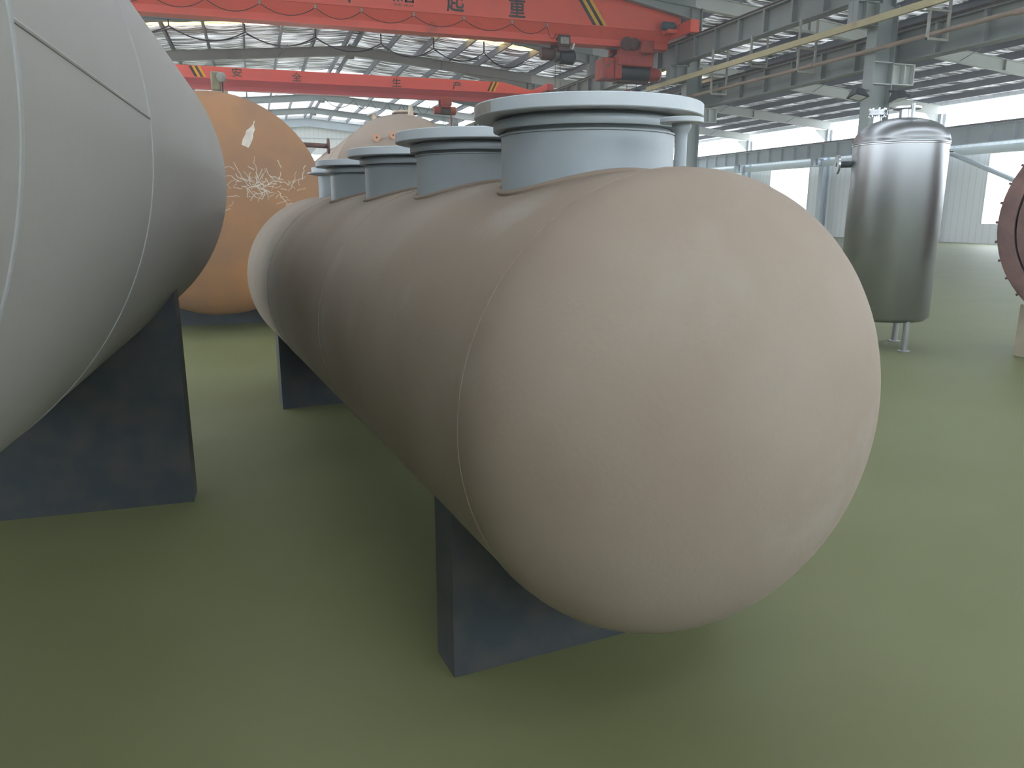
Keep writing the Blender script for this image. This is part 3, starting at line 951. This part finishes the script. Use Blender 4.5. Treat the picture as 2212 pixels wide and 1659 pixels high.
saddles(t, O1, D1, L1, Z1, R1, (-1.8, 4.6), M['dark'])

# brown tank with the row of big flanged nozzles
D2, L2 = axis_frame(-6.087)
R2, LAT2, Z2 = 0.7213, 1.416, 1.052
O2 = L2 * LAT2 + Vector((0, 0, Z2))
t = thing('storage_tank', O2 + D2 * 4.0 - Vector((0, 0, Z2)), 'dusty brown tank carrying a row of blue grey flanged nozzles', 'tank', 'horizontal tanks in the hall')
S2A, S2B = 1.867, 7.3
MB().lathe(tank_profile(S2A, S2B, R2, 0.44, 18, 1.056), O2, D2, 128).build('shell', M['dust'], t, 60)
for s in (S2A + .02, 3.9, 5.9):
    mb = MB()
    ring(mb, O2, D2, s, R2, .010, .003, 128)
    mb.build('weld_seam', M['dust'], t)
saddles(t, O2, D2, L2, Z2, R2, (2.4, 6.6), M['dark'])
UP = Vector((0, 0, 1))
def top_z(off):
    return Z2 + math.sqrt(R2 * R2 - off * off)
def big_nozzle(s, r, rf, zf0, zf1, name_label=None):
    c = O2 + D2 * s
    base = Vector((c.x, c.y, 0))
    n = MB()
    # neck cut to the curve of the shell
    N = 96
    zt = zf0 - .055
    vs, fs = [], []
    for rr, flip in ((r, False), (r - .02, True)):
        pass
    rings = [(r, None), (r, zt), (r - .03, zt), (r - .03, None)]
    for i in range(N):
        a = 2 * math.pi * i / N
        e = L2 * math.cos(a) + D2 * math.sin(a)
        for rr, z in rings:
            zz = top_z(min(abs(rr * math.cos(a)), R2 * .98)) - .015 if z is None else z
            vs.append(base + e * rr + UP * zz)
    m = len(rings)
    for i in range(N):
        for j in range(m - 1):
            fs.append((i * m + j, ((i + 1) % N) * m + j, ((i + 1) % N) * m + j + 1, i * m + j + 1))
    n.add(vs, fs)
    nz = n.build('nozzle', M['nozzle'], t)
    # weld bead where it meets the shell
    pts = []
    for i in range(73):
        a = 2 * math.pi * i / 72
        e = L2 * math.cos(a) + D2 * math.sin(a)
        pts.append(base + e * (r + .006) + UP * (top_z(abs(r * math.cos(a))) + .001))
    MB().tube(pts, .012, 8).build('weld_bead', M['dust'], nz)
    MB().lathe([(r - .03, zt - .004), (r + .006, zt - .004), (r + .007, zt + .001), (r - .012, zt + .002), (r - .012, zt + .013), (r * 1.085, zt + .013), (r * 1.085 + .002, zt + .016),
                (r * 1.085 + .002, zf0 - .014), (r * 1.085, zf0 - .011), (r - .012, zf0 - .010), (r - .012, zf0 + .001), (r - .03, zf0 + .001)], base, UP, 96, True).build('hub_ring', M['nozzle'], nz)
    fl = MB().lathe([(r - .03, zf0), (rf - .003, zf0), (rf, zf0 + .003), (rf, zf1 - .003), (rf - .003, zf1), (r - .03, zf1)], base, UP, 128, True).build('flange', M['nozzle_rust'], nz)
    mb = MB()
    for k in range(20):
        a = 2 * math.pi * (k + .5) / 20
        p = base + (L2 * math.cos(a) + D2 * math.sin(a)) * (rf * .93)
        mb.lathe([(.012, 0), (.012, .0008)], p + UP * (zf1 + .0002), UP, 10)
    mb.build('bolt_hole', M['dark'], fl)
    return nz
S0, ST = 2.461, 0.9885
zz = [(1.960, 2.003), (1.951, 1.995), (1.946, 1.988), (1.941, 1.980)]
for k in range(4):
    nz = big_nozzle(S0 + ST * k, .305, .400, *zz[k])
    if k == 0:
        c = O2 + D2 * S0
        mb = MB()
        vs, fs = [], []
        for i in range(15):
            a = math.atan2(-c.y, -c.x) - math.radians(74 - i * 1.6)
            e = Vector((math.cos(a), math.sin(a), 0))
            j = .002 * math.sin(i * 2.3)
            vs += [Vector((c.x, c.y, 1.9635 + abs(j))) + e * .4006, Vector((c.x, c.y, 1.9995 - abs(j))) + e * .4006]
        for i in range(14):
            fs.append((2 * i, 2 * i + 2, 2 * i + 3, 2 * i + 1))
        mb.add(vs, fs)
        mb.build('rust_stain', M['rust_stain'], nz)
# smaller nozzle at the far end and the thin one near the camera
def small_nozzle(s, off, r, rf, zf0, th, label=None, hub=True):
    c = O2 + D2 * s + L2 * off
    base = Vector((c.x, c.y, 0))
    z0 = Z2 + math.sqrt(R2 * R2 - off * off) - .02
    nz = MB().lathe([(r, z0), (r, zf0 - .045), (r, zf0 - .030), (r * 1.12, zf0 - .026), (r * 1.5, zf0 - .014), (r * 1.55, zf0 - .010), (r * 1.55, zf0)], base, UP, 32).build('nozzle', M['nozzle'], t)
    MB().lathe([(r * .7, zf0), (rf - .002, zf0), (rf, zf0 + .002), (rf, zf0 + th - .002), (rf - .002, zf0 + th), (r * .7, zf0 + th)], base, UP, 48, True).build('flange', M['nozzle_rust'], nz)
small_nozzle(1.945, .025, .0185, .0635, 1.902, .015)
small_nozzle(6.55, -.03, .15, .20, 1.955, .040)

# rusty tank head behind the grey tank
def far_tank(name_loc, x, zc, R, y0, y1, hd, label, m, seams=()):
    r = thing('storage_tank', (x, (y0 + y1) / 2, 0), label, 'tank', 'horizontal tanks in the hall')
    o = Vector((x, 0, zc))
    d = Vector((0, 1, 0))
    MB().lathe(tank_profile(y0, y1, R, hd, 16), o, d, 96).build('shell', m, r, 60)
    for s in seams:
        mb = MB()
        ring(mb, o, d, s, R, .03, .012, 96)
        mb.build('weld_seam', m, r)
    saddles(r, o, d, Vector((1, 0, 0)), zc, R, (y0 + .9, y1 - .9), M['dark'])
    return r, o
R3 = 1.46
t3, O3 = far_tank(0, -.47, 1.71, R3, 11.2, 16.0, .5, 'rusty orange brown tank head between the grey tank and the nozzles', M['rust'], (11.25,))
def on_head(dx, dz, y0=11.2, R=R3, hd=.5, o=O3, lift=.003):
    rr = math.hypot(dx, dz)
    return Vector((o.x + dx, y0 - hd * math.sqrt(max(0, 1 - (rr / R) ** 2)) - lift, o.z + dz))
# worn white patch and bright scratches on the head
def ribbon(pts, w):
    mb = MB()
    vs, fs = [], []
    for i, (x, z) in enumerate(pts):
        a = pts[max(i - 1, 0)]
        b = pts[min(i + 1, len(pts) - 1)]
        dx, dz = b[0] - a[0], b[1] - a[1]
        L = math.hypot(dx, dz) or 1
        ww = w[i] if isinstance(w, list) else w
        nx, nz_ = -dz / L * ww, dx / L * ww
        vs += [on_head(x + nx, z + nz_), on_head(x - nx, z - nz_)]
    for i in range(len(pts) - 1):
        fs.append((2 * i, 2 * i + 1, 2 * i + 3, 2 * i + 2))
    return mb.add(vs, fs)
ribbon([(x + .10, z - .15) for x, z in [(.34, .90), (.37, .97), (.40, 1.03), (.41, 1.08), (.45, 1.13), (.46, 1.18), (.48, 1.23)]], [.045, .055, .05, .045, .03, .008, .005]).build('scraped_patch', M['patch'], t3)
scr = MB()
for k in range(90):
    x = random.gauss(.55, .27)
    z = random.gauss(.22, .16)
    if x < -.1 or x > 1.15 or z < -.1 or z > .75 or math.hypot(x, z) > 1.3:
        continue
    a = random.uniform(0, math.pi)
    L = random.uniform(.05, .22)
    pts = []
    for q in range(6):
        pts.append((x + math.cos(a) * L * q / 5, z + math.sin(a) * L * q / 5))
        a += random.uniform(-.2, .2)
    rb = ribbon(pts, random.uniform(.002, .005))
    scr.add(rb.v, rb.f)
scr.build('scratches', M['patch'], t3)['kind'] = 'stuff'
# flanged pipe with its brace on the right flank
nz = MB().cyl((.4, 15.2, 2.86), (1.42, 15.2, 2.83), .045, 20).build('side_pipe', M['rust_dark'], t3)
MB().lathe([(.03, 0), (.14, 0), (.14, .035), (.03, .035)], (1.42, 15.2, 2.83), (1, 0, 0), 28, True).build('pipe_flange', M['rust_dark'], nz)
MB().bar((1.18, 15.2, 2.82), (.80, 15.2, 2.42), .03, .1).build('brace', M['steel_light'], t3)

# beige machine column behind the rusty head
r = thing('machine_mast', (-.5, 19.8, 0), 'beige machine mast with a greasy gearbox and round motor on top', 'machine')
MB().box(-.62, -.36, 19.7, 20.0, 0, 4.28).build('mast', M['beige'], r, 35, .01)
MB().box(-.69, -.48, 19.62, 20.02, 4.33, 4.75).build('gear_box', M['olive'], r, 35, .04)
MB().lathe([(.02, 0), (.05, .01), (.05, .03), (.08, .03), (.105, .05), (.105, .25)], (-.46, 19.50, 4.62), (0, 1, 0), 24).build('motor', M['hanger'], r)
MB().box(-.68, -.34, 19.66, 20.04, 4.28, 4.33).build('top_plate', M['beige'], r)
MB().tube([(-.44, 19.6, 4.53), (-.45, 19.6, 4.18), (-.47, 19.62, 3.98), (-.48, 19.66, 3.88)], .014, 6).build('cable', M['cable'], r)
for x in (-.69, -.66):
    MB().cyl((x, 19.7, .5), (x, 19.7, 4.33), .010, 6).build('lift_rope', M['cable'], r)
MB().box(-.52, -.24, 19.6, 19.95, 3.60, 3.63).build('carriage_plate', M['rust_dark'], r)
MB().box(-.41, -.36, 19.56, 19.69, 3.3, 3.74).build('guide_bar', M['white'], r)
MB().box(-.34, -.2, 19.65, 19.9, 3.3, 3.60).build('carriage', M['olive'], r)

# tan tank with its fittings
R4 = 1.42
t4, O4 = far_tank(0, 3.02, 2.13, R4, 16.1, 25.5, .45, 'tan dusty tank with a cream manhole on top, behind the nozzle row', M['tan'], (16.15, 18.6, 22.0))
zt4 = O4.z + R4
MX = 3.24
mh = MB().lathe([(.2, -.06), (.2, .11)], (MX, 17.0, zt4), UP, 32).build('manhole', M['cream'], t4)
MB().lathe([(.2, .11), (.265, .11), (.265, .135), (.2, .135)], (MX, 17.0, zt4), UP, 36, True).build('manhole_flange', M['rust_dark'], mh)
MB().lathe([(.215, .135), (.215, .18), (.05, .19)], (MX, 17.0, zt4), UP, 32).build('manhole_lid', M['cream'], mh)
MB().prism([(-.05, -.06), (.02, -.14), (.05, -.02), (.06, .1), (.03, .22), (-.03, .21)], lambda u, v, q: (3.24 + u, 16.35 + q, zt4 + v + .0), -.03, .03).build('lifting_lug', M['cream'], t4)
MB().cyl((2.62, 16.6, O4.z + 1.2), (2.50, 16.6, O4.z + 1.47), .06, 18).build('slanted_nozzle', M['cream'], t4)
MB().lathe([(.045, 0), (.12, 0), (.12, .025), (.045, .025)], (2.50, 16.6, O4.z + 1.47), (-.38, 0, .92), 24, True).build('slanted_nozzle_flange', M['steel_light'], t4)
MB().cyl((2.72, 16.9, O4.z + 1.3), (2.70, 16.9, O4.z + 1.41), .04, 14).build('vent_stub', M['rust_dark'], t4)
MB().lathe([(.04, 0), (.11, 0), (.11, .02), (.04, .02)], (2.74, 17.0, zt4 + .0), UP, 20, True).build('vent_flange', M['rust_dark'], t4)
MB().cyl((3.66, 16.9, O4.z + 1.2), (3.70, 16.9, O4.z + 1.38), .035, 12).build('vent_stub', M['cream'], t4)
MB().bar((3.60, 16.8, O4.z + 1.42), (3.82, 16.8, O4.z + 1.34), .1, .03).build('hinge_bar', M['rust_dark'], t4)
for dx, dz in ((-.60, .92), (-.28, .97)):
    y = 16.1 - .45 * math.sqrt(max(0, 1 - (math.hypot(dx, dz) / R4) ** 2))
    p = Vector((O4.x + dx, y + .05, O4.z + dz))
    nz = MB().cyl(p, p + Vector((0, -.2, 0)), .035, 14).build('gauge_nozzle', M['orange'], t4)
    fl = MB().lathe([(.018, 0), (.075, 0), (.075, .02), (.018, .02)], p + Vector((0, -.2, 0)), (0, -1, 0), 24, True).build('gauge_flange', M['orange'], nz)
    MB().cyl(p + Vector((0, -.205, 0)), p + Vector((0, -.212, 0)), .02, 12).build('bore', M['stripe_k'], nz)
    MB().cyl(p + Vector((.045, -.219, -.04)), p + Vector((.045, -.2215, -.04)), .007, 8).build('bolt_hole', M['stripe_k'], fl)
far_tank(0, 3.15, 3.0, .86, 28.5, 36.0, .25, 'small brown tank shoulder showing left of the tan tank', M['tan_dark'])

# ------------------------------------------------------------------ stainless vessel on the right
VX, VY, VR = 7.36, 7.48, .52
B = Vector((VX, VY, 0))
v = thing('pressure_vessel', B, 'upright stainless steel vessel with domed top and flanged nozzles', 'vessel')
MB().lathe([(VR - .05, .35), (VR, .40), (VR, 2.415)], B, UP, 96).build('shell', M['stainless'], v, 60)
pr = [(VR, 2.415), (VR + .006, 2.418), (VR + .007, 2.44), (VR, 2.445)]
for i in range(1, 19):
    a = math.pi / 2 * i / 18
    pr.append((VR * math.cos(a) ** .9 if i < 18 else .001, 2.445 + .27 * math.sin(a)))
MB().lathe(pr, B, UP, 96).build('dome', M['stainless'], v, 60)
MB().lathe([(VR, 2.395), (VR + .007, 2.40), (VR + .007, 2.41), (VR, 2.415)], B, UP, 96).build('weld_seam', M['stainless_bright'], v)
RT = Vector((math.cos(math.radians(45.6)), -math.sin(math.radians(45.6)), 0))
FW = Vector((RT.y * -1, RT.x, 0))
MB().lathe([(.082, 2.66), (.082, 2.81)], B + RT * .03, UP, 32).build('manway_neck', M['stainless_bright'], v)
MB().lathe([(.05, 2.81), (.148, 2.81), (.152, 2.815), (.152, 2.836), (.148, 2.84), (.05, 2.84)], B + RT * .03, UP, 48, True).build('manway_flange', M['stainless_bright'], v)
pl = B + RT * .095 - FW * .17
MB().box(pl.x - .016, pl.x + .016, pl.y - .016, pl.y + .016, 2.60, 2.86).build('lifting_lug', M['stainless'], v, 35, .004)
pn = B - RT * .28 - FW * .03
nz = MB().lathe([(.05, 2.57), (.05, 2.755)], pn, UP, 28).build('top_nozzle', M['stainless_bright'], v)
MB().lathe([(.01, 2.752), (.108, 2.752), (.108, 2.778), (.104, 2.779), (.104, 2.784), (.108, 2.785), (.108, 2.811), (.01, 2.811)], pn, UP, 40, True).build('blind_flange', M['stainless'], nz)
for k in range(8):
    a = 2 * math.pi * k / 8 + .2
    q = pn + (RT * math.cos(a) + FW * math.sin(a)) * .088
    MB().lathe([(.012, 2.733), (.012, 2.75), (.006, 2.751), (.006, 2.812), (.012, 2.813), (.012, 2.832)], q, UP, 10).build('bolt', M['stainless_bright'], nz)
ps = B - RT * (VR - .02) - FW * .05
sz = MB().cyl(ps + UP * 2.20, ps - RT * .17 + UP * 2.20, .038, 24).build('side_nozzle', M['dark'], v)
ax = (-RT - FW * .35).normalized()
MB().lathe([(.028, 0), (.115, 0), (.115, .024), (.028, .024)], ps - RT * .16 + UP * 2.20, ax, 36, True).build('side_flange', M['stainless_bright'], sz)
MB().cyl(B + RT * (VR - .01) + UP * 2.33, B + RT * (VR + .04) + UP * 2.33, .018, 16).build('side_stub', M['stainless'], v)
for k in range(3):
    a = 2 * math.pi * k / 3 + .4
    q = B + Vector((math.cos(a), math.sin(a), 0)) * (VR - .07)
    mb = MB().cyl(q, q + UP * .5, .035, 16)
    mb.lathe([(.07, 0), (.07, .012)], q, UP, 16)
    mb.build('leg', M['stainless'], v)

# rusty ring at the right edge
rb = Vector((8.60, 5.52, 1.52))
ra = Vector((-8.55, -5.55, 0)).normalized()
r = thing('rusty_ring', (rb.x, rb.y, 0), 'dark rusty ring with studs along its rim, cut off by the right picture edge', 'ring')
MB().lathe([(1.06, -.6), (1.22, -.6), (1.22, 0), (1.19, .02), (1.06, .02)], rb, ra, 96, True).build('rim', M['rust_dark'], r)
MB().lathe([(.88, -.5), (1.04, -.5), (1.04, -.04), (.88, -.04)], rb, ra, 96, True).build('inner_band', M['rust_dark'], r)
MB().lathe([(1.035, -.5), (1.07, -.5), (1.07, -.42), (1.035, -.42)], rb, ra, 96, True).build('web', M['rust_dark'], r)
rs = ra.cross(UP)
for k in range(36):
    a = 2 * math.pi * k / 36
    e = rs * math.cos(a) + UP * math.sin(a)
    MB().cyl(rb + e * 1.21 - ra * .03, rb + e * 1.245 - ra * .03, .014, 8).build('stud', M['rust_dark'], r)
for sgn in (-1, 1):
    q = rb + rs * .75 * sgn - ra * .3
    MB().box(q.x - .12, q.x + .12, q.y - .12, q.y + .12, 0, .6).build('block', M['beige'], r)

# ------------------------------------------------------------------ dusty air of the hall
hz = bpy.data.materials.new('dusty_air')
hz.use_nodes = True
_n, _l = hz.node_tree.nodes, hz.node_tree.links
_n.remove(_n['Principled BSDF'])
_v = _n.new('ShaderNodeVolumeScatter')
_v.inputs['Color'].default_value = (0.95, 0.97, 1.0, 1)
_v.inputs['Density'].default_value = 0.0055
_v.inputs['Anisotropy'].default_value = 0.35
_l.new(_v.outputs[0], _n['Material Output'].inputs['Volume'])
air = MB().prism([(-15, .02), (35.4, .02), (35.4, rz(35.4) + .49), (RIDGE_X, RIDGE_Z + .49), (-15, rz(-15) + .49)], lambda u, v, t: (u, t, v), -8.9, 73.6).build('dusty_air', hz)
tag(air, 'faint dusty haze filling the air of the hall', 'haze', None, 'stuff')
